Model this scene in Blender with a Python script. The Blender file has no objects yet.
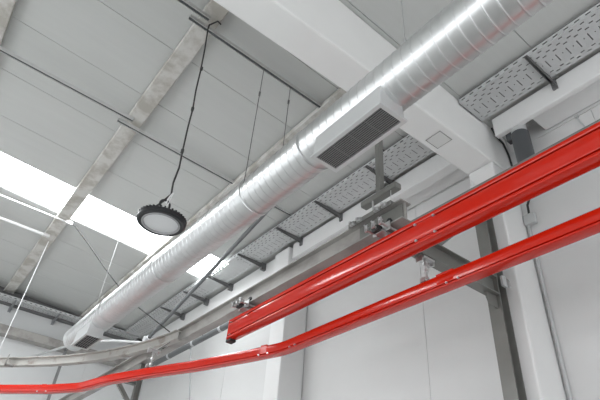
import bpy, bmesh, math, random
from mathutils import Vector, Matrix
random.seed(4)
S = bpy.context.scene
COL = S.collection
H = 1.6            # eye height above the floor; all heights below are measured from the eye
PI = math.pi

# ------------------------------------------------------------------ materials
def mat(name, col, rough=.5, metal=0., var=0., vscale=4., col2=None, thr=None, bump=0., bscale=60., coat=0., stretch=None, spec=.5):
    m = bpy.data.materials.new(name); m.use_nodes = True
    nt = m.node_tree; N = nt.nodes; L = nt.links
    b = N['Principled BSDF']
    b.inputs['Base Color'].default_value = (*col, 1)
    b.inputs['Roughness'].default_value = rough
    b.inputs['Metallic'].default_value = metal
    b.inputs['Specular IOR Level'].default_value = spec
    if coat: b.inputs['Coat Weight'].default_value = coat; b.inputs['Coat Roughness'].default_value = .08
    if var or col2 or bump:
        tc = N.new('ShaderNodeTexCoord'); mp = N.new('ShaderNodeMapping')
        L.new(tc.outputs['Object'], mp.inputs['Vector'])
        if stretch: mp.inputs['Scale'].default_value = stretch
    if var or col2:
        nz = N.new('ShaderNodeTexNoise'); nz.inputs['Scale'].default_value = vscale; nz.inputs['Detail'].default_value = 6
        nz.inputs['Roughness'].default_value = .6
        L.new(mp.outputs['Vector'], nz.inputs['Vector'])
        rp = N.new('ShaderNodeValToRGB')
        c2 = col2 or tuple(max(0, c*(1-var)) for c in col)
        lo, hi = thr or (.3, .7)
        rp.color_ramp.elements[0].position = lo; rp.color_ramp.elements[0].color = (*c2, 1)
        rp.color_ramp.elements[1].position = hi; rp.color_ramp.elements[1].color = (*col, 1)
        L.new(nz.outputs['Fac'], rp.inputs['Fac']); L.new(rp.outputs['Color'], b.inputs['Base Color'])
    if bump:
        n2 = N.new('ShaderNodeTexNoise'); n2.inputs['Scale'].default_value = bscale; n2.inputs['Detail'].default_value = 4
        L.new(mp.outputs['Vector'], n2.inputs['Vector'])
        bp = N.new('ShaderNodeBump'); bp.inputs['Strength'].default_value = bump; bp.inputs['Distance'].default_value = .01
        L.new(n2.outputs['Fac'], bp.inputs['Height']); L.new(bp.outputs['Normal'], b.inputs['Normal'])
    return m

def emis(name, col, strength):
    m = bpy.data.materials.new(name); m.use_nodes = True
    b = m.node_tree.nodes['Principled BSDF']
    b.inputs['Base Color'].default_value = (.85, .87, .9, 1); b.inputs['Roughness'].default_value = .4
    b.inputs['Emission Color'].default_value = (*col, 1); b.inputs['Emission Strength'].default_value = strength
    return m

M = {}
M['wall'] = mat('white_wall_paint', (.69, .69, .685), .75, var=.04, vscale=1.2, bump=.06, bscale=90)
M['endwall'] = mat('end_wall_paint', (.70, .71, .71), .75, var=.05, vscale=.8, bump=.06)
M['pillar'] = mat('painted_concrete', (.78, .78, .775), .7, var=.04, vscale=2, bump=.08, bscale=70)
M['beam'] = mat('white_painted_concrete', (.84, .84, .83), .65, var=.04, vscale=1.5, bump=.06, bscale=80)
M['roof'] = mat('roof_sandwich_panel', (.55, .56, .545), .5, var=.04, vscale=2.0, stretch=(.4, 6, 1), bump=.10, bscale=14)
M['purlin'] = mat('weathered_concrete', (.60, .59, .56), .85, vscale=2.6, col2=(.43, .41, .37), thr=(.42, .56), bump=.3, bscale=30)
M['floor'] = mat('concrete_floor', (.50, .50, .49), .6, var=.08, vscale=1)
M['sky'] = emis('translucent_skylight', (.95, .98, 1.0), 10.0)
M['duct'] = mat('galvanised_duct', (.70, .71, .71), .35, 1., var=.08, vscale=7, bump=.012, bscale=12)
M['vent'] = mat('vent_sheet_metal', (.66, .67, .67), .42, .55)
M['grille'] = mat('grille_slat', (.25, .245, .245), .5, .1)
M['dark'] = mat('dark_recess_fill', (.02, .02, .02), .8)
M['tray'] = mat('galvanised_tray', (.60, .61, .61), .45, .2, var=.06, vscale=6)
M['bracket'] = mat('dark_galvanised_bracket', (.20, .20, .20), .5, .5)
M['strut'] = mat('strut_steel', (.62, .62, .61), .40, .25)
M['strutlight'] = mat('white_conduit', (.80, .81, .81), .4)
M['steel'] = mat('grey_painted_steel', (.215, .215, .20), .42, .2, var=.12, vscale=5)
M['ibeam'] = mat('dirty_offwhite_steel', (.39, .375, .355), .45, .15, col2=(.27, .255, .24), vscale=3, thr=(.38, .56), stretch=(1, .5, 1))
M['rustbeam'] = mat('scuffed_pale_steel', (.42, .41, .385), .45, .1, col2=(.24, .20, .17), vscale=3.2, thr=(.33, .46))
M['pipe'] = mat('grey_pipe', (.30, .31, .32), .4, .2)
M['pipeband'] = mat('pale_pipe_band', (.55, .56, .57), .45)
M['red'] = mat('gloss_red_paint', (.57, .015, .004), .13, spec=.5)
M['chrome'] = mat('zinc_plated_steel', (.60, .60, .60), .36, .8)
M['bolt'] = mat('steel_bolt', (.62, .62, .62), .3, .9)
M['black'] = mat('black_rubber', (.025, .025, .025), .55)
M['lamp'] = mat('black_cast_housing', (.028, .028, .03), .38, .3)
M['lens'] = mat('frosted_lens', (.80, .81, .82), .3)
M['lensrim'] = mat('lens_rim', (.36, .36, .37), .4)
M['wire'] = mat('steel_wire', (.16, .16, .16), .5, .4)
M['wirelight'] = mat('bright_wire', (.80, .80, .80), .4, .2)
M['cable'] = mat('black_cable', (.03, .03, .03), .6)
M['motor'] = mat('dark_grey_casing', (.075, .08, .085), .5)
M['plastic'] = mat('grey_plastic', (.50, .51, .51), .5)
M['thinwire'] = mat('dull_wire', (.42, .42, .42), .5, .3)
M['pipedark'] = mat('dark_grey_pipe', (.15, .155, .16), .45, .2)
M['darkstrip'] = mat('dark_strip', (.16, .16, .16), .6)
M['seam'] = mat('panel_joint', (.30, .30, .29), .8)
M['plaster'] = mat('patched_plaster', (.70, .705, .69), .7)

# ------------------------------------------------------------------ mesh builder
class MB:
    def __init__(s): s.v = []; s.f = []
    def add(s, vs, fs):
        o = len(s.v); s.v += [tuple(v) for v in vs]; s.f += [tuple(i+o for i in f) for f in fs]; return s
    def box(s, x0, x1, y0, y1, z0, z1, rot=None, piv=None):
        vs = [Vector((x, y, z)) for x in (x0, x1) for y in (y0, y1) for z in (z0, z1)]
        if rot:
            p = Vector(piv or ((x0+x1)/2, (y0+y1)/2, (z0+z1)/2)); vs = [rot @ (v-p) + p for v in vs]
        return s.add(vs, [(0,1,3,2),(4,6,7,5),(0,4,5,1),(2,3,7,6),(0,2,6,4),(1,5,7,3)])
    def hexa(s, eight):   # bottom 4 loop, top 4 loop
        return s.add(eight, [(3,2,1,0),(4,5,6,7),(0,1,5,4),(1,2,6,5),(2,3,7,6),(3,0,4,7)])
    def sweep(s, prof, path, up=(0,0,1), closed=True):
        """prof: list of (side, up) offsets; path: points; side is to the right of travel"""
        P = [Vector(p) for p in path]; up = Vector(up); n = len(prof); rings = []
        for i, p in enumerate(P):
            a = (P[i]-P[i-1]).normalized() if i else None
            b = (P[i+1]-P[i]).normalized() if i < len(P)-1 else None
            t = (a+b).normalized() if a and b else (a or b)
            k = 1/max(.3, t.dot(a)) if a and b else 1
            sd = t.cross(up).normalized(); u = sd.cross(t).normalized()
            rings.append([p + sd*(q[0]*k) + u*q[1] for q in prof])
        vs = [v for r in rings for v in r]; fs = []
        for i in range(len(P)-1):
            for j in range(n if closed else n-1):
                k = (j+1) % n
                fs.append((i*n+j, i*n+k, (i+1)*n+k, (i+1)*n+j))
        if closed:
            fs.append(tuple(range(n))[::-1]); fs.append(tuple((len(P)-1)*n+j for j in range(n)))
        return s.add(vs, fs)
    def tube(s, path, r, n=10):
        P = [Vector(p) for p in path]
        d = (P[-1]-P[0]).normalized()
        up = Vector((0,0,1)) if abs(d.z) < .9 else Vector((0,1,0))
        return s.sweep([(r*math.cos(2*PI*i/n), r*math.sin(2*PI*i/n)) for i in range(n)], P, up)
    def cyl(s, a, b, r, n=12): return s.tube([a, b], r, n)
    def lathe(s, prof, c, n=32, ax='z'):
        """prof (r, h) from c along axis; closed at ends if r=0"""
        vs = []; fs = []; m = len(prof)
        for i in range(n):
            t = 2*PI*i/n
            for r, h in prof:
                if ax == 'z': vs.append((c[0]+r*math.cos(t), c[1]+r*math.sin(t), c[2]+h))
                elif ax == 'y': vs.append((c[0]+r*math.cos(t), c[1]+h, c[2]-r*math.sin(t)))
                else: vs.append((c[0]+h, c[1]+r*math.cos(t), c[2]+r*math.sin(t)))
        for i in range(n):
            k = (i+1) % n
            for j in range(m-1): fs.append((i*m+j, k*m+j, k*m+j+1, i*m+j+1))
        return s.add(vs, fs)
    def torus(s, c, R, r, ax='z', n=28, m=8, a0=0, a1=2*PI):
        pts = []
        for i in range(n+1):
            t = a0+(a1-a0)*i/n; x, y = R*math.cos(t), R*math.sin(t)
            pts.append(Vector(c)+Vector({'z': (x, y, 0), 'y': (x, 0, y), 'x': (0, x, y)}[ax]))
        up = {'z': (0,0,1), 'y': (0,1,0), 'x': (1,0,0)}[ax]
        return s.sweep([(r*math.cos(2*PI*i/m), r*math.sin(2*PI*i/m)) for i in range(m)], pts, up)
    def build(s, name, m, parent=None, bevel=0, smooth=False, ang=35):
        xs, ys, zs = zip(*s.v)
        base = Vector(parent['_o']) if parent is not None else Vector(((min(xs)+max(xs))/2, (min(ys)+max(ys))/2, min(zs)))
        me = bpy.data.meshes.new(name)
        me.from_pydata([Vector(v)-base for v in s.v], [], s.f); me.update()
        bm = bmesh.new(); bm.from_mesh(me)
        bmesh.ops.remove_doubles(bm, verts=bm.verts, dist=1e-5)
        bmesh.ops.dissolve_degenerate(bm, edges=bm.edges, dist=1e-6)
        bmesh.ops.recalc_face_normals(bm, faces=bm.faces)
        if smooth:
            for f in bm.faces: f.smooth = True
            for e in bm.edges:
                if len(e.link_faces) == 2 and e.calc_face_angle(0) > math.radians(ang): e.smooth = False
        bm.to_mesh(me); bm.free()
        me.materials.append(M[m])
        o = bpy.data.objects.new(name, me); COL.objects.link(o)
        if parent is not None: o.parent = parent
        else: o.location = base + Vector((0, 0, H))
        o['_o'] = tuple(base)
        if bevel:
            b = o.modifiers.new('edge', 'BEVEL'); b.width = bevel; b.segments = 2; b.limit_method = 'ANGLE'; b.angle_limit = math.radians(50)
        return o

def tag(o, label, cat, group=None):
    o['label'] = label; o['category'] = cat
    if group: o['group'] = group
    return o
def struct(o, label=None, cat=None):
    o['kind'] = 'structure'
    if label: o['label'] = label; o['category'] = cat
    return o
def thing(name, loc, label, cat, group=None):
    o = bpy.data.objects.new(name, None); COL.objects.link(o); o.empty_display_size = .1
    o.location = Vector(loc) + Vector((0, 0, H)); o['_o'] = tuple(loc)
    return tag(o, label, cat, group)

# ------------------------------------------------------------------ the hall
XL, XR, YB, YE = -9.0, 5.0, -6.0, 13.8
def zr(x): return 5.25 - .065*x          # underside of the roof

struct(MB().box(XL, XR+.3, YB, YE+.3, -H-.2, -H).build('floor', 'floor'), 'grey concrete floor of the workshop hall', 'floor')

w = MB()
ys = [YB, -3.9, -1.3, 1.35, 4.06, 6.62, 9.3, 11.9, YE]
for a, b in zip(ys, ys[1:]):
    for z0, z1 in ((-H, .9), (.9, 4.645), (4.655, zr(XR)+.1)):
        w.box(XR, XR+.2, a+.003, b-.003, z0, z1)
w.box(XR+.012, XR+.25, YB, YE, -H, zr(XR)+.1)
struct(w.build('wall_right', 'wall'), 'white panelled side wall behind the red rails', 'wall')
w = MB()
xs = [XL, -6.5, -4, -1.5, 1.0, 3.4, XR]
for a, b in zip(xs, xs[1:]):
    for z0, z1 in ((-H, 1.2), (1.2, 2.95), (2.95, 4.3), (4.3, 5.9)):
        w.box(a+.003, b-.003, YE, YE+.2, z0+.003, z1-.003)
w.box(XL, XR+.2, YE+.012, YE+.25, -H, 5.9)
struct(w.build('wall_far', 'endwall'), 'pale grey panelled end wall at the lower left', 'wall')

m = MB(); m.box(XL-.2, XL, YB, YE+.2, 2.6, 5.95)  # left open underneath, an added gap that lets daylight in
struct(m.build('wall_left', 'wall'), 'white wall above an opening added for daylight on the left side of the hall', 'wall')
m = MB(); m.box(XL, XR+.2, YB-.2, YB, 2.4, 5.95)  # gap below is added to bring in daylight from behind
struct(m.build('wall_back', 'wall'), 'white wall above an opening added for daylight behind the viewer', 'wall')
m = MB(); m.hexa([(XL,13.62,4.95),(XR-.01,13.62,4.80),(XR-.01,YE-.002,4.80),(XL,YE-.002,4.95),(XL,13.62,zr(XL)-.005),(XR-.01,13.62,zr(XR)-.005),(XR-.01,YE-.002,zr(XR)-.005),(XL,YE-.002,zr(XL)-.005)])  # dark band along the top of the end wall
struct(m.build('trim_1', 'darkstrip'), 'dark strip where the roof meets the end wall', 'trim')

# roof panels (run down the slope), a backing sheet, and translucent strips
PY = .977; Y0 = 1.41
rp = MB(); skies = []
def slab(mb, x0, x1, y0, y1, dz0, dz1):
    mb.hexa([(x0,y0,zr(x0)+dz0),(x1,y0,zr(x1)+dz0),(x1,y1,zr(x1)+dz0),(x0,y1,zr(x0)+dz0),
             (x0,y0,zr(x0)+dz1),(x1,y0,zr(x1)+dz1),(x1,y1,zr(x1)+dz1),(x0,y1,zr(x0)+dz1)])
k = -8
while Y0+k*PY < YE:
    a, b = Y0+k*PY, min(Y0+(k+1)*PY, YE+.2)
    if k == 7: skies.append((a-.05, b))
    else:
        if k == 6: b -= .05
        slab(rp, XL, XR+.2, a+.004, b-.004, 0, .06)
        slab(rp, XL, XR+.2, a-.01, b+.01, .015, .07)
    k += 1
for i, (a, b) in enumerate(skies):
    slab(rp, 4.16, XR+.2, a, b, 0, .06); m = MB(); slab(m, XL, 4.155, a+.006, b-.006, .03, .05)
    struct(m.build('window_%d' % (i+1), 'sky'), 'bright translucent skylight strip across the roof', 'skylight')

struct(rp.build('ceiling', 'roof'), 'sloping roof of pale grey sandwich panels', 'ceiling')

# purlins
for x, lab in ((-.98, 'weathered concrete purlin at the top left corner of the roof'),
               (1.015, 'weathered concrete purlin with peeling white paint running past the hanging lamp'),
               (2.90, 'concrete roof purlin right behind the round duct')):
    m = MB(); m.box(x-.115, x+.115, 2.83, 13.60, zr(x)-.10, zr(x)-.012)
    tag(m.build('concrete_purlin', 'purlin', bevel=.012), lab, 'purlin', 'roof purlins')

# main beam, pillars, edge beams
YA, YBm = 2.43, 2.815
bm_ = thing('concrete_beam', (0, 2.62, 4.27), 'deep white concrete roof beam crossing above the round duct', 'beam')
m = MB(); m.hexa([(XL,YA,4.27),(XR-.01,YA,4.27),(XR-.01,YBm,4.27),(XL,YBm,4.27),
                  (XL,YA,zr(XL)-.01),(XR-.01,YA,zr(XR)-.01),(XR-.01,YBm,zr(XR)-.01),(XL,YBm,zr(XL)-.01)])
m.build('beam_body', 'beam', bm_, bevel=.025)
m = MB(); m.box(3.67, 3.87, 2.53, 2.73, 4.262, 4.27); m.build('cover_plate', 'plaster', bm_, bevel=.003)
m = MB()
for a in ((3.66, 3.67, 2.52, 2.74), (3.87, 3.88, 2.52, 2.74), (3.66, 3.88, 2.52, 2.53), (3.66, 3.88, 2.73, 2.74)): m.box(*a, 4.266, 4.2705)
m.build('plate_joint', 'seam', bm_)

m = MB(); m.box(4.53, XR-.005, YA, 2.79, -H, 4.265)
tag(m.build('concrete_pillar', 'pillar', bevel=.02), 'white concrete pillar behind the grey steel column under the roof beam', 'pillar', 'wall pillars')
m = MB(); m.box(4.53, XR-.005, 6.62, 7.04, -H, 4.40); m.box(4.47, XR-.005, 6.60, 7.05, 4.40, 4.84)
tag(m.build('concrete_pillar', 'pillar', bevel=.02), 'white concrete pillar standing left of the middle bay near the red rail bend', 'pillar', 'wall pillars')

for a, b, xa, xb, zb, lab in ((YB, 2.33, 4.53, 4.81, 4.60, 'white edge beam under the perforated tray at the upper right'),
                          (2.83, 6.57, 4.53, 4.70, 4.59, 'white edge beam spanning between the two wall pillars'),
                          (7.08, YE-.02, 4.60, 4.76, 4.55, 'white edge beam beyond the left pillar, running to the end wall')):
    m = MB()
    if a == YB: m.box(xa, 4.61, a, b, zb, 4.90); m.box(4.605, 4.99, a, 1.90, 4.69, 4.90)
    else: m.box(xa, xb, a, b, zb, 4.90); m.box(xb-.005, 4.99, a, b, 4.66, 4.90)
    tag(m.build('edge_beam', 'pillar', bevel=.012), lab, 'beam', 'edge beams along the side wall')
m = MB(); m.box(XL, 4.5, 13.5, YE-.005, 4.1, 4.30)
tag(m.build('wall_beam', 'ibeam', bevel=.01), 'long grey beam running along the pale end wall', 'beam')

# ------------------------------------------------------------------ spiral duct
DX, DZ, DR = 2.07, 3.18, .206
DY0, DY1 = -2.5, 9.72
duct = thing('spiral_duct', (DX, 3.5, DZ-DR), 'long round galvanised spiral duct running under the roof to the end wall', 'duct')
pitch = .095; nt = 56
ribs = [(0, .0045), (.022, .0038), (.05, .0002), (.15, .0004), (.3, .0009), (.5, .0016), (.7, .0009), (.85, .0004), (.95, .0002), (.978, .0038)]
nc = len(ribs); nper = int((DY1-DY0)/pitch)-1
ny = nper*nc
vs = []; fs = []
for i in range(ny+1):
    ph, dr = ribs[i % nc]
    for j in range(nt):
        t = 2*PI*j/nt
        vs.append((DX+(DR+dr)*math.cos(t), DY0+pitch*(i//nc+ph+j/nt), DZ+(DR+dr)*math.sin(t)))
for i in range(ny):
    for j in range(nt):
        k = (j+1) % nt; e = nc if k == 0 else 0
        if i+1+e > ny: continue
        fs.append((i*nt+j, (i+e)*nt+k, (i+1+e)*nt+k, (i+1)*nt+j))
m = MB(); m.add(vs, fs); m.build('duct_tube', 'duct', duct, smooth=True, ang=75)
m = MB(); m.lathe([(DR, -.14), (DR, .0)], (DX, DY1, DZ), 48, 'y'); m.build('end_sleeve', 'duct', duct, smooth=True)
m = MB(); m.lathe([(0, 0), (DR*.8, 0), (DR+.004, -.03), (DR+.006, -.12), (DR-.002, -.12)], (DX, DY1+.03, DZ), 48, 'y')
m.build('end_cap', 'vent', duct, smooth=True)
for y in (2.83, 3.80, 5.95, 7.9):
    m = MB(); m.lathe([(DR+.003, -.035), (DR+.011, -.03), (DR+.011, .03), (DR+.003, .035)], (DX, y, DZ), 56, 'y')
    m.build('coupling_band', 'duct', duct, smooth=True)
def vent(y0, y1, z, nslat, lab):
    x0, x1 = 1.89, 2.15
    m = MB(); zt = DZ-.03
    t = .012
    m.hexa([(x0,y0,z),(x1,y0,z),(x1,y1,z),(x0,y1,z),(x0+.02,y0+.01,zt),(x1-.02,y0+.01,zt),(x1-.02,y1-.01,zt),(x0+.02,y1-.01,zt)])
    v = m.build('vent_box', 'vent', duct); v['label'] = lab
    m = MB(); e = .016; f = .02
    for a in ((x0-e, x0+f, y0-e, y1+e), (x1-f, x1+e, y0-e, y1+e), (x0+f, x1-f, y0-e, y0+f), (x0+f, x1-f, y1-f, y1+e)):
        m.box(*a, z-.016, z+.004)
    m.build('vent_frame', 'vent', v, bevel=.002)
    m = MB(); m.box(x0+f, x1-f, y0+f, y1-f, z-.003, z-.001); m.build('throat_shade', 'dark', v)  # black sheet behind the slats, painted in for the shade inside the vent
    m = MB(); w_ = (x1-x0-2*f)
    for i in range(nslat):
        xc = x0+f+w_*(i+.5)/nslat
        m.box(xc-.0032, xc+.0032, y0+f, y1-f, z-.013, z-.006)
    for i in range(1, 4 if nslat > 8 else 5):
        yc = y0+f+(y1-y0-2*f)*i/(4 if nslat > 8 else 5)
        m.box(x0+f, x1-f, yc-.0012, yc+.0012, z-.007, z-.003)
    m.build('grille', 'grille', v)
vent(1.78, 2.57, 2.835, 12, 'boxed supply grille on the underside of the near duct')
vent(8.25, 8.98, 2.835, 6, 'boxed supply grille under the far end of the duct')

# ------------------------------------------------------------------ ceiling struts
def strut(x0, y0, x1, y1, z, lab):
    t = thing('ceiling_strut', ((x0+x1)/2, (y0+y1)/2, z), lab, 'strut', 'metal struts under the roof')
    d = .025
    m = MB(); m.sweep([(-d,-d),(-d,d),(d,d),(d,-d),(d-.006,-d),(d-.006,d-.006),(-d+.006,d-.006),(-d+.006,-d)], [(x0,y0,z),(x1,y1,z)])
    m.build('channel', 'strut', t)
    m = MB(); m.sweep([(-d+.006,-d+.014),(-d+.006,d-.007),(d-.006,d-.007),(d-.006,-d+.014)], [(x0,y0,z),(x1,y1,z)]); m.build('channel_shade', 'motor', t)  # dark filler bar standing in for the shade inside the channel
    return t
ZS = 5.045
def st(zz, xs_, lab): pass
strut(-8.5, 5.50, .98, 5.73, 5.06, 'thin metal ceiling strut coming in from the left edge of the picture')
strut(.80, 5.80, 4.3, 5.98, 5.00, 'thin metal ceiling strut from the purlin to behind the round duct')
strut(-8.5, 3.35, 1.0, 3.56, 5.06, 'metal ceiling strut cut off by the top edge above the lamp cable')
strut(.80, 3.64, 4.3, 3.74, 5.00, 'metal ceiling strut carrying the two thin duct wires')
for x0, y0, x1, y1, r, lab in ((-8.5, 8.95, 1.18, 9.17, .014, 'thin white conduit crossing below the bright skylight'),
                               (-8.5, 9.83, .98, 9.97, .028, 'thick white conduit just beyond the skylight, ending at the purlin')):
    t = thing('ceiling_conduit', ((x0+x1)/2, (y0+y1)/2, 5.05), lab, 'conduit')
    m = MB(); m.cyl((x0, y0, 5.05), (x1, y1, 5.05), r); m.build('tube', 'strutlight', t, smooth=True)
    m = MB(); m.box(x1-.10, x1+.02, y1-.03, y1+.03, 5.02, 5.085); m.build('end_clip', 'strut', t)

# suspension wires
def wire(pts, r, m_, lab, grp='wires holding the duct', clip=None, name='hanging_wire'):
    t = thing(name, pts[-1], lab, 'wire', grp)
    m = MB(); m.tube(pts, r, 6); m.build('wire', m_, t, smooth=True)
    if clip:
        m = MB()
        for q in clip: m.cyl((q[0], q[1], q[2]-.03), (q[0], q[1], q[2]+.03), r*2.6, 8)
        m.build('ferrule', m_, t)
    return t
wire([(1.865, 3.69, 4.975), (1.865, 3.69, 3.4), (1.866, 3.70, 3.19)], .005, 'wire', 'thin dark wire down the left side of the duct, nearer the lamp', clip=[(1.865, 3.69, 4.55)])
wire([(2.285, 3.70, 4.975), (2.285, 3.70, 3.4), (2.285, 3.75, 3.19)], .005, 'wire', 'thin dark wire going down behind the duct from the strut', clip=[(2.285, 3.70, 4.72)])
wire([(2.09, 9.08, 5.03), (2.09, 9.08, 3.395)], .0028, 'thinwire', 'thin pale wire holding the far end of the duct', clip=[(2.09, 9.08, 3.42)])
wire([(1.95, 1.55, 5.1), (1.95, 1.55, 3.36)], .005, 'thinwire', 'thin pale wire above the duct at the top edge, nearest the viewer', clip=[(1.95, 1.55, 3.40)])
wire([(1.05, 10.23, 5.07), (1.05, 10.62, 2.785)], .008, 'wirelight', 'white rod from the purlin down to the curved steel track at the left', 'track hangers', clip=[(1.05, 10.61, 2.83)])
# loose cable drooping from purlin to the wall
t = thing('loose_cable', (3.9, 9.2, 3.6), 'thin grey cable sagging from the purlin behind the duct to the side wall', 'cable')
m = MB(); m.tube([(1.15, 9.2, 5.09), (1.27, 9.2, 5.05), (1.643, 9.2, 4.77), (2.05, 9.2, 4.44), (2.431, 9.2, 4.168), (2.85, 9.2, 3.93), (3.236, 9.2, 3.79), (3.636, 9.2, 3.64), (4.32, 9.2, 3.80)], .011, 8)
m.build('cable', 'cable', t, smooth=True)

# ------------------------------------------------------------------ high bay lamp
lamp = thing('high_bay_lamp', (1.075, 3.45, 2.18), 'round black high bay lamp hanging on a long cable', 'lamp')
LC = (1.070, 3.45, 2.205)
m = MB(); n = 72; prof = []
m.lathe([(.150, -.012), (.182, -.016), (.196, -.004), (.196, .022), (.180, .036), (.10, .050), (.05, .055), (0, .055)], LC, 64)
m.build('housing', 'lamp', lamp, smooth=True)
for i in range(40):
    a = 2*PI*i/40
    m = MB(); R = Matrix.Rotation(a, 3, 'Z')
    m.add([R @ Vector(v) + Vector(LC) for v in ((.08,-.005,.045),(.199,-.006,.014),(.199,.006,.014),(.08,.005,.045),(.08,-.005,.075),(.200,-.006,.036),(.200,.006,.036),(.08,.005,.075))],
          [(3,2,1,0),(4,5,6,7),(0,1,5,4),(1,2,6,5),(2,3,7,6),(3,0,4,7)])
    m.build('cooling_fin', 'lamp', lamp)
m = MB(); m.lathe([(0, -.010), (.128, -.010), (.140, -.006), (.140, .0), (0, .0)], LC, 48); m.build('lens', 'lens', lamp, smooth=True)
m = MB(); m.lathe([(.138, -.008), (.141, -.018), (.154, -.018), (.158, -.008), (.138, -.008)], LC, 48); m.build('lens_rim', 'lensrim', lamp, smooth=True)
m = MB(); m.lathe([(0, .055), (.075, .055), (.075, .10), (.06, .115), (0, .115)], LC, 28); m.build('driver_box', 'lamp', lamp, smooth=True)
m = MB(); m.torus((LC[0]-.01, LC[1], LC[2]+.175), .042, .010, 'y'); m.build('hook_ring', 'lamp', lamp, smooth=True)
m = MB(); m.torus((LC[0]+.085, LC[1], LC[2]+.10), .016, .006, 'y'); m.build('safety_eye', 'lamp', lamp, smooth=True)
m = MB()
cp = [(.995, 3.45, 2.33), (1.03, 3.45, 2.39), (1.088, 3.45, 2.50), (1.078, 3.45, 2.62), (1.092, 3.45, 2.8), (1.082, 3.455, 3.0), (1.072, 3.46, 3.3), (1.072, 3.47, 3.55), (1.055, 3.48, 3.8), (1.05, 3.50, 4.15), (1.035, 3.52, 4.5), (1.02, 3.57, 4.9), (1.03, 3.60, 5.02), (1.09, 3.52, 5.06), (1.14, 3.53, 5.055)]
m.tube(cp, .0085, 8); m.build('supply_cable', 'cable', lamp, smooth=True)
m = MB(); m.tube([(1.065, 3.447, 2.40), (1.078, 3.447, 2.47), (1.100, 3.447, 2.52)], .008, 6); m.tube([(1.100, 3.447, 2.52), (1.085, 3.44, 2.40), (1.075, 3.44, 2.37)], .004, 6)
m.build('white_tie', 'wirelight', lamp)
for z, x in ((3.0, 1.084), (3.55, 1.072), (4.15, 1.05)):
    m = MB(); m.cyl((x, 3.465+.02*(z-3), z-.02), (x, 3.465+.02*(z-3), z+.02), .015, 8); m.build('cable_knot', 'cable', lamp)

# ------------------------------------------------------------------ perforated cable trays
def tray(axis, a, b, e0, e1, z, lab, dark_lids=()):
    """axis 'y': runs along y from a to b, e0 room edge, e1 wall edge"""
    o = thing('cable_tray', ((e0+e1)/2, (a+b)/2, z) if axis == 'y' else ((a+b)/2, (e0+e1)/2, z), lab, 'cable tray', 'perforated cable trays')
    W = e1-e0; P = .12; nc = int((b-a)/P); P = (b-a)/nc
    def pt(s, w_, h): return (e0+w_, a+s, z+h) if axis == 'y' else (a+s, e0+w_, z+h)
    holes = [(.008, .052, W-.046, W-.032), (.064, .108, W-.086, W-.072),
             (.053, .064, .20, W-.14), (.108, .118, W*.5, W*.5+.016),
             (.008, .052, .130, .144), (.064, .108, .088, .102), (.008, .052, .032, .046)]
    ss = sorted({0, P} | {h[0] for h in holes} | {min(h[1], P) for h in holes})
    ws = sorted({0, W} | {h[2] for h in holes} | {h[3] for h in holes})
    m = MB()
    def grid(ss, ws, holes, f):
        N = len(ss)-1; cols = []
        for c in range(nc):
            for i, s in enumerate(ss[:-1]): cols.append(c*P+s)
        cols.append(nc*P)
        vs = [f(s, w_) for s in cols for w_ in ws]; fs = []; n = len(ws)
        for i in range(len(cols)-1):
            s0 = ss[i % N]; s1 = ss[i % N+1]
            for j in range(n-1):
                mid = ((s0+s1)/2, (ws[j]+ws[j+1])/2)
                if any(h[0] < mid[0] < h[1] and h[2] < mid[1] < h[3] for h in holes): continue
                fs.append((i*n+j, (i+1)*n+j, (i+1)*n+j+1, i*n+j+1))
        m.add(vs, fs)
    grid(ss, ws, holes, lambda s, w_: pt(s, w_, 0))
    hl = [(.03, .085, .022, .040)]
    s2 = [0, .03, .085, P]; h2 = [0, .022, .040, .06]
    grid(s2, h2, hl, lambda s, h: pt(s, 0, h)); grid(s2, h2, hl, lambda s, h: pt(s, W, h))
    m.build('tray_body', 'tray', o)
    m = MB()
    for w_ in (0, W): m.tube([pt(0, w_, .06), pt(b-a, w_, .06)], .006, 6)
    m.build('rolled_edge', 'tray', o, smooth=True)
    for c0, c1 in dark_lids:  # unseen dark lids, added so the slots read dark from below
        m = MB(); q0, q1 = pt(c0-a, -.012, .064), pt(c1-a, W+.012, .067)
        m.box(min(q0[0],q1[0]), max(q0[0],q1[0]), min(q0[1],q1[1]), max(q0[1],q1[1]), q0[2], q1[2]); m.build('added_dark_lid', 'bracket', o)
    return o
TZ = 4.875; TX0, TX1 = 3.985, 4.445
tray('y', -4.0, 2.41, TX0, TX1, TZ, 'perforated cable tray at the upper right, nearest the viewer', [(-3.98, 2.40)])
tray('y', 2.84, 13.25, TX0, TX1, TZ, 'perforated cable tray along the side wall beyond the roof beam', [(2.85, 7.9), (9.5, 13.2)])
tray('x', XL, 4.40, 13.30, 13.72, 4.86, 'perforated cable tray high along the far end wall')
def bracket(y, lab):
    o = thing('cantilever_bracket', (4.52, y, TZ-.1), lab, 'bracket', 'tray brackets on the side wall')
    m = MB(); d = .02
    x0, x1 = 3.95, 4.50
    for ya, yb in ((y-d, y-d+.006), (y+d-.006, y+d)):
        m.hexa([(x0,ya,TZ-.022),(x1,ya,TZ-.075),(x1,yb,TZ-.075),(x0,yb,TZ-.022),(x0,ya,TZ-.004),(x1,ya,TZ-.004),(x1,yb,TZ-.004),(x0,yb,TZ-.004)])
    m.box(x0, x1, y-d, y+d, TZ-.009, TZ-.003)
    m.build('arm', 'bracket', o)
    m = MB(); m.box(4.50, 4.528 if y < 7.2 else 4.598, y-.03, y+.03, TZ-.13, TZ+.02); m.build('back_plate', 'bracket', o)
    m = MB(); m.cyl((4.482, y, TZ-.05), (4.50, y, TZ-.05), .012, 8); m.build('bolt', 'bolt', o)
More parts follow.
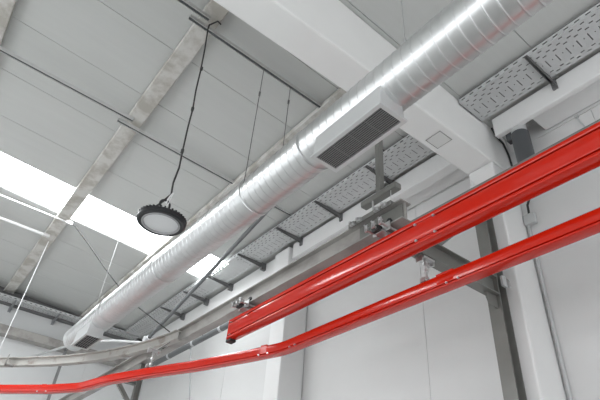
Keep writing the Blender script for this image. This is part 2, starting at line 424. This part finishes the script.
orders = {-.6: 'dark tray bracket out past the right edge', 1.48: 'dark tray bracket at the upper right, under the nearest tray', 4.05: 'dark tray bracket beside the hanging post, first beyond the roof beam',
          5.23: 'dark tray bracket second beyond the roof beam', 6.30: 'dark tray bracket above the left pillar, third beyond the roof beam',
          7.56: 'dark tray bracket just right of the skylight patch, fourth beyond the roof beam', 8.79: 'dark tray bracket under the bright skylight end by the slanting pipe',
          9.83: 'dark tray bracket just left of the slanting pipe, beyond the skylight', 11.0: 'dark tray bracket furthest along the side wall, near the hall corner'}
for y, lab in orders.items():
    if y > 0: bracket(y, lab)
for x, lab in ((1.22, 'small bracket under the end wall tray, furthest left'), (2.27, 'small bracket under the end wall tray, left of the duct end'), (3.35, 'small bracket under the end wall tray, right of the duct end')):
    o = thing('cantilever_bracket', (x, 13.78, 4.75), lab, 'bracket', 'tray brackets on the end wall')
    m = MB(); m.hexa([(x-.02,13.28,4.83),(x+.02,13.28,4.83),(x+.02,13.77,4.75),(x-.02,13.77,4.75),(x-.02,13.28,4.855),(x+.02,13.28,4.855),(x+.02,13.77,4.855),(x-.02,13.77,4.855)]); m.build('arm', 'pipe', o)
    m = MB(); m.box(x-.035, x+.035, 13.77, 13.795, 4.70, 4.86); m.build('back_plate', 'pipe', o)

# ------------------------------------------------------------------ grey steel track
def iprof(w_, h, tf=.014, tw=.010):
    a, b = w_/2, tw/2
    return [(-a,0),(-a,tf),(-b,tf),(-b,h-tf),(-a,h-tf),(-a,h),(a,h),(a,h-tf),(b,h-tf),(b,tf),(a,tf),(a,0)]
GX, GZ0, GH = 2.95, 2.655, .215
tr = thing('steel_track', (GX, 8, GZ0), 'long straight grey steel beam above the shorter red rail', 'steel beam', 'grey overhead tracks')
m = MB(); m.sweep(iprof(.13, GH), [(GX, 2.5, GZ0), (GX, 13.75, GZ0)]); m.build('i_beam', 'ibeam', tr)
def splice(y0, y1, lab):
    m = MB(); m.box(GX-.095, GX+.095, y0, y1, GZ0+GH+.001, GZ0+GH+.016); m.box(GX-.10, GX-.090, y0, y1, GZ0+GH-.035, GZ0+GH+.016)
    p = m.build('splice_plate', 'steel', tr)
    for y in (y0+.07, y0+.17, y1-.17, y1-.07):
        m = MB(); m.box(GX-.125, GX-.10, y-.028, y+.028, GZ0+GH-.035, GZ0+GH+.008); m.cyl((GX-.155, y, GZ0+GH-.015), (GX-.10, y, GZ0+GH-.015), .017, 8)
        m.build('bolt', 'chrome', p)
splice(2.60, 3.18, 'near'); splice(7.7, 8.3, 'far')
m = MB(); m.box(GX-.02, GX-.005, 2.53, 3.1, GZ0+.02, GZ0+GH-.02); m.build('web_plate', 'steel', tr)
m = MB()
for i in range(5): m.box(GX-.009, GX-.0045, 7.35+i*.06, 7.39+i*.06, GZ0+.07, GZ0+.12)
m.build('web_slots', 'dark', tr)
cv = thing('curved_track', (1.9, 9.6, 2.66), 'pale scuffed steel track curving away to the left edge', 'steel beam', 'grey overhead tracks')
cpath = [(2.828, 6.85), (2.795, 7.15), (2.71, 7.62), (2.50, 8.35), (2.235, 8.98), (1.90, 9.58), (1.53, 10.1), (1.12, 10.6), (.5, 11.3), (-.4, 12.3), (-1.4, 13.4)]
def smoothpath(p, z, n=3):
    P = [Vector((x, y, z)) for x, y in p]
    for _ in range(n-1):
        Q = [P[0]]
        for a, b in zip(P, P[1:]): Q += [a*.75+b*.25, a*.25+b*.75]
        P = Q+[P[-1]]
    return P
m = MB(); m.sweep(iprof(.11, .15), smoothpath(cpath, 2.63)); m.build('i_beam', 'rustbeam', cv)
m = MB(); m.box(1.20, 1.34, 10.25, 10.36, 2.612, 2.629); m.box(1.20, 1.21, 10.25, 10.36, 2.612, 2.80); m.build('joint_clamp', 'steel', cv)

# hanger that carries the track end
hg = thing('beam_hanger', (3.0, 2.87, 2.90), 'grey steel post with a cross channel hanging below the duct grille', 'hanger')
m = MB(); m.sweep([(-.03,-.032),(-.03,.032),(.03,.032),(.03,.024),(-.02,.024),(-.02,-.024),(.03,-.024),(.03,-.032)], [(3.0, 2.87, 3.19), (3.0, 2.87, 4.6)], up=(1,0,0)); m.build('post', 'steel', hg)
m = MB(); m.box(2.955, 3.045, 2.62, 3.12, 3.12, 3.195); m.build('cross_channel', 'steel', hg, bevel=.015)
m = MB(); m.box(2.95, 3.05, 2.822, 2.90, 4.35, 4.6); m.build('fixing_plate', 'steel', hg)
for y, r_ in ((2.70, .004), (2.95, .009)):
    m = MB(); m.cyl((2.97, y, 2.888), (2.97, y, 3.13), r_, 8); m.build('threaded_rod', 'bolt', hg, smooth=True)

# ------------------------------------------------------------------ red rails
def sym(left):   # left: list of (x,z) for the -x side from bottom to top; mirrored
    return [(x, z) for x, z in left] + [(-x, z) for x, z in reversed(left)]
RX, RZ, RH = 2.93, 2.29, .25
a = .052
left = [(-a+.008,0),(-a-.008,.005),(-a-.012,.012),(-a-.010,.026),(-a+.028,.029),(-a+.028,.050),(-a,.052),
        (-a-.0035,.060),(-a-.0065,.082),(-a-.0085,.108),(-a-.0096,.140),(-a-.0096,.172),(-a-.006,.191),
        (-a+.028,.192),(-a+.028,.205),(-a-.009,.206),(-a-.013,.214),(-a-.013,.238),(-a-.006,.247),(-a+.006,.25)]
rail = thing('red_rail', (RX, 2.5, RZ), 'upper red crane rail with a black end stop, hung on two trolleys', 'rail')
m = MB(); m.sweep(sym(left), [(RX, -1.5, RZ), (RX, 5.42, RZ)]); m.build('rail_profile', 'red', rail, smooth=True, ang=25)
m = MB(); m.box(RX-.035, RX+.03, -1.5, 2.42, RZ+RH, RZ+RH+.036); m.build('top_channel', 'steel', rail)
m = MB(); m.box(RX-.060, RX+.060, 5.42, 5.435, RZ-.004, RZ+RH+.002); m.build('end_plate', 'red', rail, bevel=.004)
m = MB(); m.box(RX-.045, RX+.045, 5.435, 5.47, RZ-.035, RZ+.05); m.box(RX-.045, RX+.045, 5.36, 5.45, RZ-.035, RZ-.001); m.build('end_stop', 'black', rail, bevel=.008)
Yj = 2.25
def bolt(x, y, z, parent, r=.012):
    m = MB(); m.cyl((x+.012, y, z), (x-.010, y, z), r, 10); m.build('bolt', 'bolt', parent)
for z in (.030, .192):
    m = MB(); m.box(RX-a-.006, RX-a+.024, Yj-.085, Yj+.085, RZ+z, RZ+z+.012); m.build('joint_filler', 'red', rail, bevel=.002)
for y in (Yj-.10, Yj+.10):
    for z in (.037, .199): bolt(RX-a-.006, y, RZ+z, rail)
for z in (.037, .199): bolt(RX-a-.006, 5.37, RZ+z, rail, .009)

lx, lz, lh = 3.28, 2.045, .135
b = .05
ll = [(-b+.01,0),(-b-.006,.004),(-b-.008,.014),(-b+.018,.017),(-b+.018,.029),(-b-.001,.031),(-b-.003,.045),(-b-.0052,.065),(-b-.006,.088),(-b-.006,.106),(-b-.004,.118),(-b+.006,.128),(-b+.02,.135)]
lr = thing('conveyor_rail', (3.28, 3, lz), 'lower red rail bending twice towards the lower left corner', 'rail')
def arcpath(pts, rad):
    P = [Vector((x, y, 0)) for x, y in pts]; out = [P[0]]
    for i in range(1, len(P)-1):
        d0 = (P[i-1]-P[i]).normalized(); d1 = (P[i+1]-P[i]).normalized()
        A = P[i]+d0*rad; B = P[i]+d1*rad
        for k in range(7):
            t = k/6; out.append((1-t)**2*A + 2*t*(1-t)*P[i] + t*t*B)
    out.append(P[-1]); return out
pts2 = [(3.285, -1.5), (3.275, 4.75), (3.14, 5.27), (2.89, 6.10), (2.567, 6.95), (2.29, 7.75), (2.13, 8.55), (1.80, 9.12), (1.22, 9.85), (-.5, 12.0)]
pth = [Vector((p.x, p.y, lz)) for p in arcpath(pts2, .12)]
m = MB(); m.sweep(sym(ll), pth); m.build('rail_profile', 'red', lr, smooth=True, ang=25)
def joint(y0, y1, x, rz=0, bx=()):
    R = Matrix.Rotation(rz, 3, 'Z'); yc = (y0+y1)/2
    m = MB(); m.box(x-b-.006, x-b+.004, y0, y1, lz+.030, lz+.120, R, (x, yc, 0)); m.box(x-b-.004, x+b+.004, y0, y1, lz+.122, lz+.1385, R, (x, yc, 0))
    p = m.build('joint_plate', 'red', lr, bevel=.004)
    for y in bx:
        q = R @ Vector((-b-.010, y-yc, 0)) + Vector((x, yc, 0)); d = R @ Vector((1, 0, 0))
        m = MB(); m.cyl((q.x+d.x*.008, q.y+d.y*.008, lz+.022), (q.x-d.x*.010, q.y-d.y*.010, lz+.022), .010, 8); m.build('bolt', 'bolt', p)
joint(2.28, 2.46, 3.28, 0, (2.23, 2.35))
joint(4.96, 5.06, 3.205, .27, (4.93, 5.07))
for y in (4.46, 4.56): bolt(3.28-b-.008, y, lz+.022, lr, .010)
joint(9.14, 9.22, 1.765, .67, (9.10, 9.26))

# trolleys between track and rail
def trolley(y, lab):
    t = thing('rail_trolley', (RX, y, RZ+RH), lab, 'trolley', 'zinc trolleys of the upper red rail')
    z = RZ+RH
    for sx in (-1, 1):
        m = MB(); m.box(GX+sx*.085-.005, GX+sx*.085+.005, y-.11, y+.11, z+.045, z+.135); m.build('side_plate', 'chrome', t, bevel=.002)
        for dy in (-.075, .075):
            m = MB(); m.lathe([(0,-.012),(.026,-.012),(.030,-.004),(.026,.012),(0,.012)], (GX+sx*.055, y+dy, z+.1595), 18, 'x'); m.build('roller', 'black', t, smooth=True)
    for dy in (-.09, 0, .09):
        m = MB(); m.cyl((GX-.20, y+dy, z+.075), (GX+.16, y+dy, z+.075), .012, 8)
        m.box(GX-.20, GX-.185, y+dy-.018, y+dy+.018, z+.055, z+.125); m.cyl((GX-.22, y+dy, z+.115), (GX-.16, y+dy, z+.115), .008, 8)
        m.build('clamp_bar', 'chrome', t)
    m = MB(); m.box(GX-.12, GX+.09, y-.05, y+.05, z+.035, z+.055); m.cyl((RX, y, z+.001), (RX, y, z+.036), .022, 12); m.build('hanger_block', 'chrome', t)
    m = MB(); m.box(GX-.16, GX-.10, y-.03, y+.06, z+.045, z+.10); m.build('buffer', 'black', t, bevel=.008)
trolley(2.74, 'zinc trolley holding the middle of the upper red rail, below the bolted plate')
trolley(5.10, 'zinc trolley near the black end stop of the upper red rail')

# steel column with arm, knee brace and hanger
sc = thing('steel_column', (4.44, 2.60, -H), 'grey steel column with a side arm, standing before the white pillar', 'column')
m = MB()
def hsec(mb, x0, x1, y0, y1, z0, z1, t=.010):
    mb.box(x0, x0+t, y0, y1, z0, z1); mb.box(x1-t, x1, y0, y1, z0, z1); mb.box(x0+t, x1-t, (y0+y1)/2-t/2, (y0+y1)/2+t/2, z0, z1)
hsec(m, 4.37, 4.515, 2.565, 2.71, -H, 3.62); m.build('post', 'steel', sc)
m = MB(); m.sweep(iprof(.12, .205, .012, .010), [(3.16, 2.615, 2.44), (4.369, 2.615, 2.44)]); m.build('arm', 'steel', sc)
m = MB(); m.sweep([(-.04,-.04),(-.04,.04),(.04,.04),(.04,.03),(-.03,.03),(-.03,-.04)], [(3.50, 2.615, 2.68), (4.365, 2.615, 3.50)]); m.build('knee_brace', 'steel', sc)
m = MB(); m.hexa([(4.20,2.60,2.30),(4.369,2.60,2.30),(4.369,2.63,2.30),(4.20,2.63,2.43),(4.20,2.60,2.43),(4.369,2.60,2.439),(4.369,2.63,2.439),(4.20,2.63,2.439)]); m.build('gusset', 'steel', sc)
m = MB(); m.box(4.35, 4.53-.002, 2.53, 2.735, -H+.001, -H+.02); m.build('base_plate', 'steel', sc)
t = thing('cable_clip', (4.47, 2.50, 2.55), 'small grey clip box on the steel column, under the lower red rail', 'clip')
m = MB(); m.box(4.40, 4.47, 2.515, 2.544, 2.54, 2.66); m.build('box', 'plastic', t, bevel=.004)
m = MB(); m.torus((4.50, 2.52, 2.60), .045, .006, 'y', a0=-PI/2, a1=PI/2); m.build('loop', 'plastic', t, smooth=True)

def hanger(x, y, ztop, lab):
    t = thing('rail_hanger', (x, y, lz+lh), lab, 'hanger', 'zinc hangers of the lower red rail')
    zb = lz+lh+.006
    m = MB(); m.box(x-.075, x+.075, y-.05, y+.05, ztop-.022, ztop-.002); m.build('clamp_plate', 'chrome', t, bevel=.003)
    for sx in (-1, 1):
        m = MB(); m.box(x+sx*.078-.008, x+sx*.078+.008, y-.035, y+.035, ztop-.055, ztop+.014); m.cyl((x+sx*.055, y, ztop-.055), (x+sx*.055, y, ztop+.0), .010, 8); m.build('clamp_jaw', 'chrome', t)
    m = MB(); m.cyl((x, y, zb), (x, y, ztop-.02), .011, 10); m.build('threaded_rod', 'chrome', t, smooth=True)
    for z in (ztop-.05, zb+.05, (zb+ztop)/2):
        m = MB(); m.cyl((x, y, z-.012), (x, y, z+.012), .024, 6); m.build('nut', 'chrome', t)
    m = MB(); m.box(x-.05, x+.05, y-.03, y+.03, zb-.002, zb+.018); m.box(x-.06, x-.05, y-.03, y+.03, zb-.002, zb+.04); m.box(x+.05, x+.06, y-.03, y+.03, zb-.002, zb+.04); m.build('saddle', 'chrome', t)
hanger(3.30, 2.615, 2.438, 'zinc hanger bolted under the column arm, holding the lower red rail')
hanger(2.565, 6.955, 2.44, 'zinc hanger under the curved track at the lower left, holding the lower red rail')
m = MB(); m.cyl((2.59, 6.955, 2.43), (2.785, 7.0, 2.626), .010, 8); m.build('drop_rod', 'steel', bpy.data.objects['rail_hanger.001'])

# support column with brace below the far track
t = thing('support_column', (GX, 8.35, -H), 'dark grey post with a diagonal brace showing below the red rail at lower left', 'column')
m = MB(); hsec(m, GX-.045, GX+.045, 8.305, 8.395, -H, GZ0-.002); m.build('post', 'steel', t)
m = MB(); m.sweep([(-.03,-.03),(-.03,.03),(.03,.03),(.03,-.03)], [(GX-.047, 8.35, 1.98), (GX-.33, 8.35, 2.27)]); m.build('knee_brace', 'steel', t)
m = MB(); m.sweep(iprof(.08, .05, .008, .008), [(GX-.42, 8.35, 2.29), (GX-.047, 8.35, 2.29)]); m.build('arm', 'steel', t)

# ------------------------------------------------------------------ pipes and small wall fittings
t = thing('slanting_pipe', (3.5, 10.05, 3.6), 'grey round pipe slanting down from behind the duct to the white pipe', 'pipe')
m = MB(); m.cyl((3.5, 5.36, 4.965), (3.5, 10.05, 3.68), .036, 16); m.build('tube', 'pipedark', t, smooth=True)
m = MB(); m.box(3.45, 3.55, 5.29, 5.43, 4.96, 5.012); m.build('roof_clip', 'pipedark', t)
m = MB(); m.cyl((3.5, 9.95, 3.705), (3.5, 10.14, 3.655), .055, 16); m.build('collar', 'pipeband', t, smooth=True)
t = thing('drain_pipe', (3.0, 10.6, 3.45), 'white bent pipe from the slanting pipe towards the duct end', 'pipe')
m = MB(); m.tube([(3.5, 10.19, 3.645), (3.40, 10.25, 3.65), (3.0, 10.5, 3.63), (2.5, 11.2, 3.64), (2.1, 13.79, 3.82)], .028, 12); m.build('tube', 'plastic', t, smooth=True)
m = MB(); m.box(3.465, 3.535, 10.15, 10.23, 3.69, 3.79); m.build('valve', 'plastic', t, bevel=.01)

t = thing('wall_pipe', (4.40, 10, 3.72), 'dark grey pipe with pale bands beneath the grey track at lower left', 'pipe')
m = MB(); m.cyl((4.40, 7.3, 3.79), (4.40, 13.5, 3.79), .06, 18); m.build('tube', 'pipedark', t, smooth=True)
for y in (8.6, 9.75, 10.9, 12.0):
    m = MB(); m.cyl((4.40, y-.035, 3.79), (4.40, y+.035, 3.79), .067, 18); m.build('pipe_band', 'pipeband', t, smooth=True)
m = MB()
for y in (7.6, 10.3, 13.0): m.box(4.385, 4.598, y-.02, y+.02, 3.86, 3.90); m.box(4.58, 4.60, y-.03, y+.03, 3.86, 4.5)
m.build('pipe_bracket', 'pipe', t)
m = MB(); m.tube([(4.40, 9.83, 3.722), (4.40, 9.72, 3.4), (4.40, 9.42, 2.6), (4.40, 9.2, 1.2), (4.40, 9.1, -H+.01)], .012, 8)
tag(m.build('dangling_cable', 'pipe', smooth=True), 'thin grey cable hanging from the dark pipe down the wall', 'cable')

t = thing('wall_conduit', (4.975, 2.346, -H), 'grey wall conduit rising to a junction box right of the near pillar', 'conduit')
m = MB(); m.cyl((4.978, 2.392, -H+.005), (4.978, 2.392, 3.49), .019, 12); m.build('tube', 'plastic', t, smooth=True)
m = MB(); m.box(4.93, 4.997, 2.28, 2.422, 3.48, 3.62); m.build('junction_box', 'plastic', t, bevel=.015)
m = MB(); m.tube([(4.965, 2.35, 3.62), (4.96, 2.34, 3.75), (4.93, 2.25, 3.87)], .014, 8); m.tube([(4.93, 2.25, 3.87), (4.78, 2.10, 4.0), (4.70, 2.08, 4.06)], .014, 8); m.build('feed_cable', 'cable', t, smooth=True)
t = thing('motor_housing', (4.60, 1.98, 3.95), 'dark grey cylindrical casing under the edge beam at the upper right', 'motor')
m = MB(); m.cyl((4.64, 2.07, 3.98), (4.64, 2.07, 4.52), .105, 24); m.build('casing', 'motor', t, smooth=True)
m = MB(); m.cyl((4.64, 2.07, 4.52), (4.64, 2.07, 4.66), .092, 24); m.build('collar', 'plastic', t, smooth=True)
m = MB(); m.box(4.62, 4.70, 2.17, 2.24, 4.5, 4.68); m.build('bracket', 'motor', t, bevel=.004)
m = MB(); m.tube([(4.66, 2.415, 4.90), (4.70, 2.41, 4.80), (4.86, 2.41, 4.74), (4.93, 2.41, 4.58), (4.965, 2.41, 4.3), (4.97, 2.41, 4.0)], .014, 8)
tag(m.build('loose_cable', 'cable', smooth=True), 'black cable running down the roof beam side beside the dark casing', 'cable')
t = thing('pillar_conduit', (4.515, 2.74, -H), 'thin white conduit beside the steel column on the pillar face', 'conduit')
m = MB(); m.cyl((4.513, 2.745, -H+.005), (4.513, 2.745, 4.10), .015, 10); m.build('tube', 'strutlight', t, smooth=True)
m = MB(); m.box(4.496, 4.53, 2.72, 2.77, 3.98, 4.04); m.build('clip', 'strutlight', t)
m = MB(); m.tube([(4.99, 1.52, 4.64), (4.985, 1.50, 4.55), (4.985, 1.46, 4.40), (4.985, 1.44, 4.2)], .010, 8); m.box(4.975, 4.999, 1.49, 1.54, 4.63, 4.66)
tag(m.build('short_cable', 'plastic', smooth=True), 'short grey cable dropping from the wall joint at the right edge', 'cable')

t = thing('wall_post', (2.73, 13.7, -H), 'thin dark post on the end wall behind the curved track', 'post')
m = MB(); m.box(2.70, 2.76, 13.40, 13.46, -H, 4.12); m.build('post', 'bracket', t)
m = MB(); m.box(2.69, 2.77, 13.30, 13.49, 4.08, 4.19); m.build('top_bracket', 'bracket', t)
m = MB(); m.sweep([(-.04,-.04),(-.04,.04),(.04,.04),(.04,-.04)], [(2.3, 13.43, 2.25), (2.69, 13.43, 2.25)]); m.build('side_arm', 'bracket', t)

# ------------------------------------------------------------------ light
w = bpy.data.worlds.new('World'); S.world = w; w.use_nodes = True
bg = w.node_tree.nodes['Background']; bg.inputs['Color'].default_value = (.95, .975, 1, 1); bg.inputs['Strength'].default_value = 1.75

# ------------------------------------------------------------------ camera
cam = bpy.data.cameras.new('camera'); co = bpy.data.objects.new('camera', cam); COL.objects.link(co)
cam.sensor_width = 36; cam.lens = 505.185/600*36; cam.clip_start = .05; cam.clip_end = 200
R = ((0.7865657865461921, -0.6135402067633491, 0.06987616274350696), (0.41156828692497777, 0.43651883848919754, -0.8000392795617481), (0.460354003602238, 0.6580423377935715, 0.5958644753956741))
r, d, f = (Vector(x) for x in R)
mw = Matrix((( r.x, -d.x, -f.x, 0), (r.y, -d.y, -f.y, 0), (r.z, -d.z, -f.z, H), (0, 0, 0, 1)))
co.matrix_world = mw
S.camera = co
for o in COL.objects:
    if '_o' in o: del o['_o']
S.view_settings.view_transform = 'Standard'; S.view_settings.look = 'None'
S.view_settings.gamma = 1; S.view_settings.use_curve_mapping = False
S.view_settings.exposure = 0.62
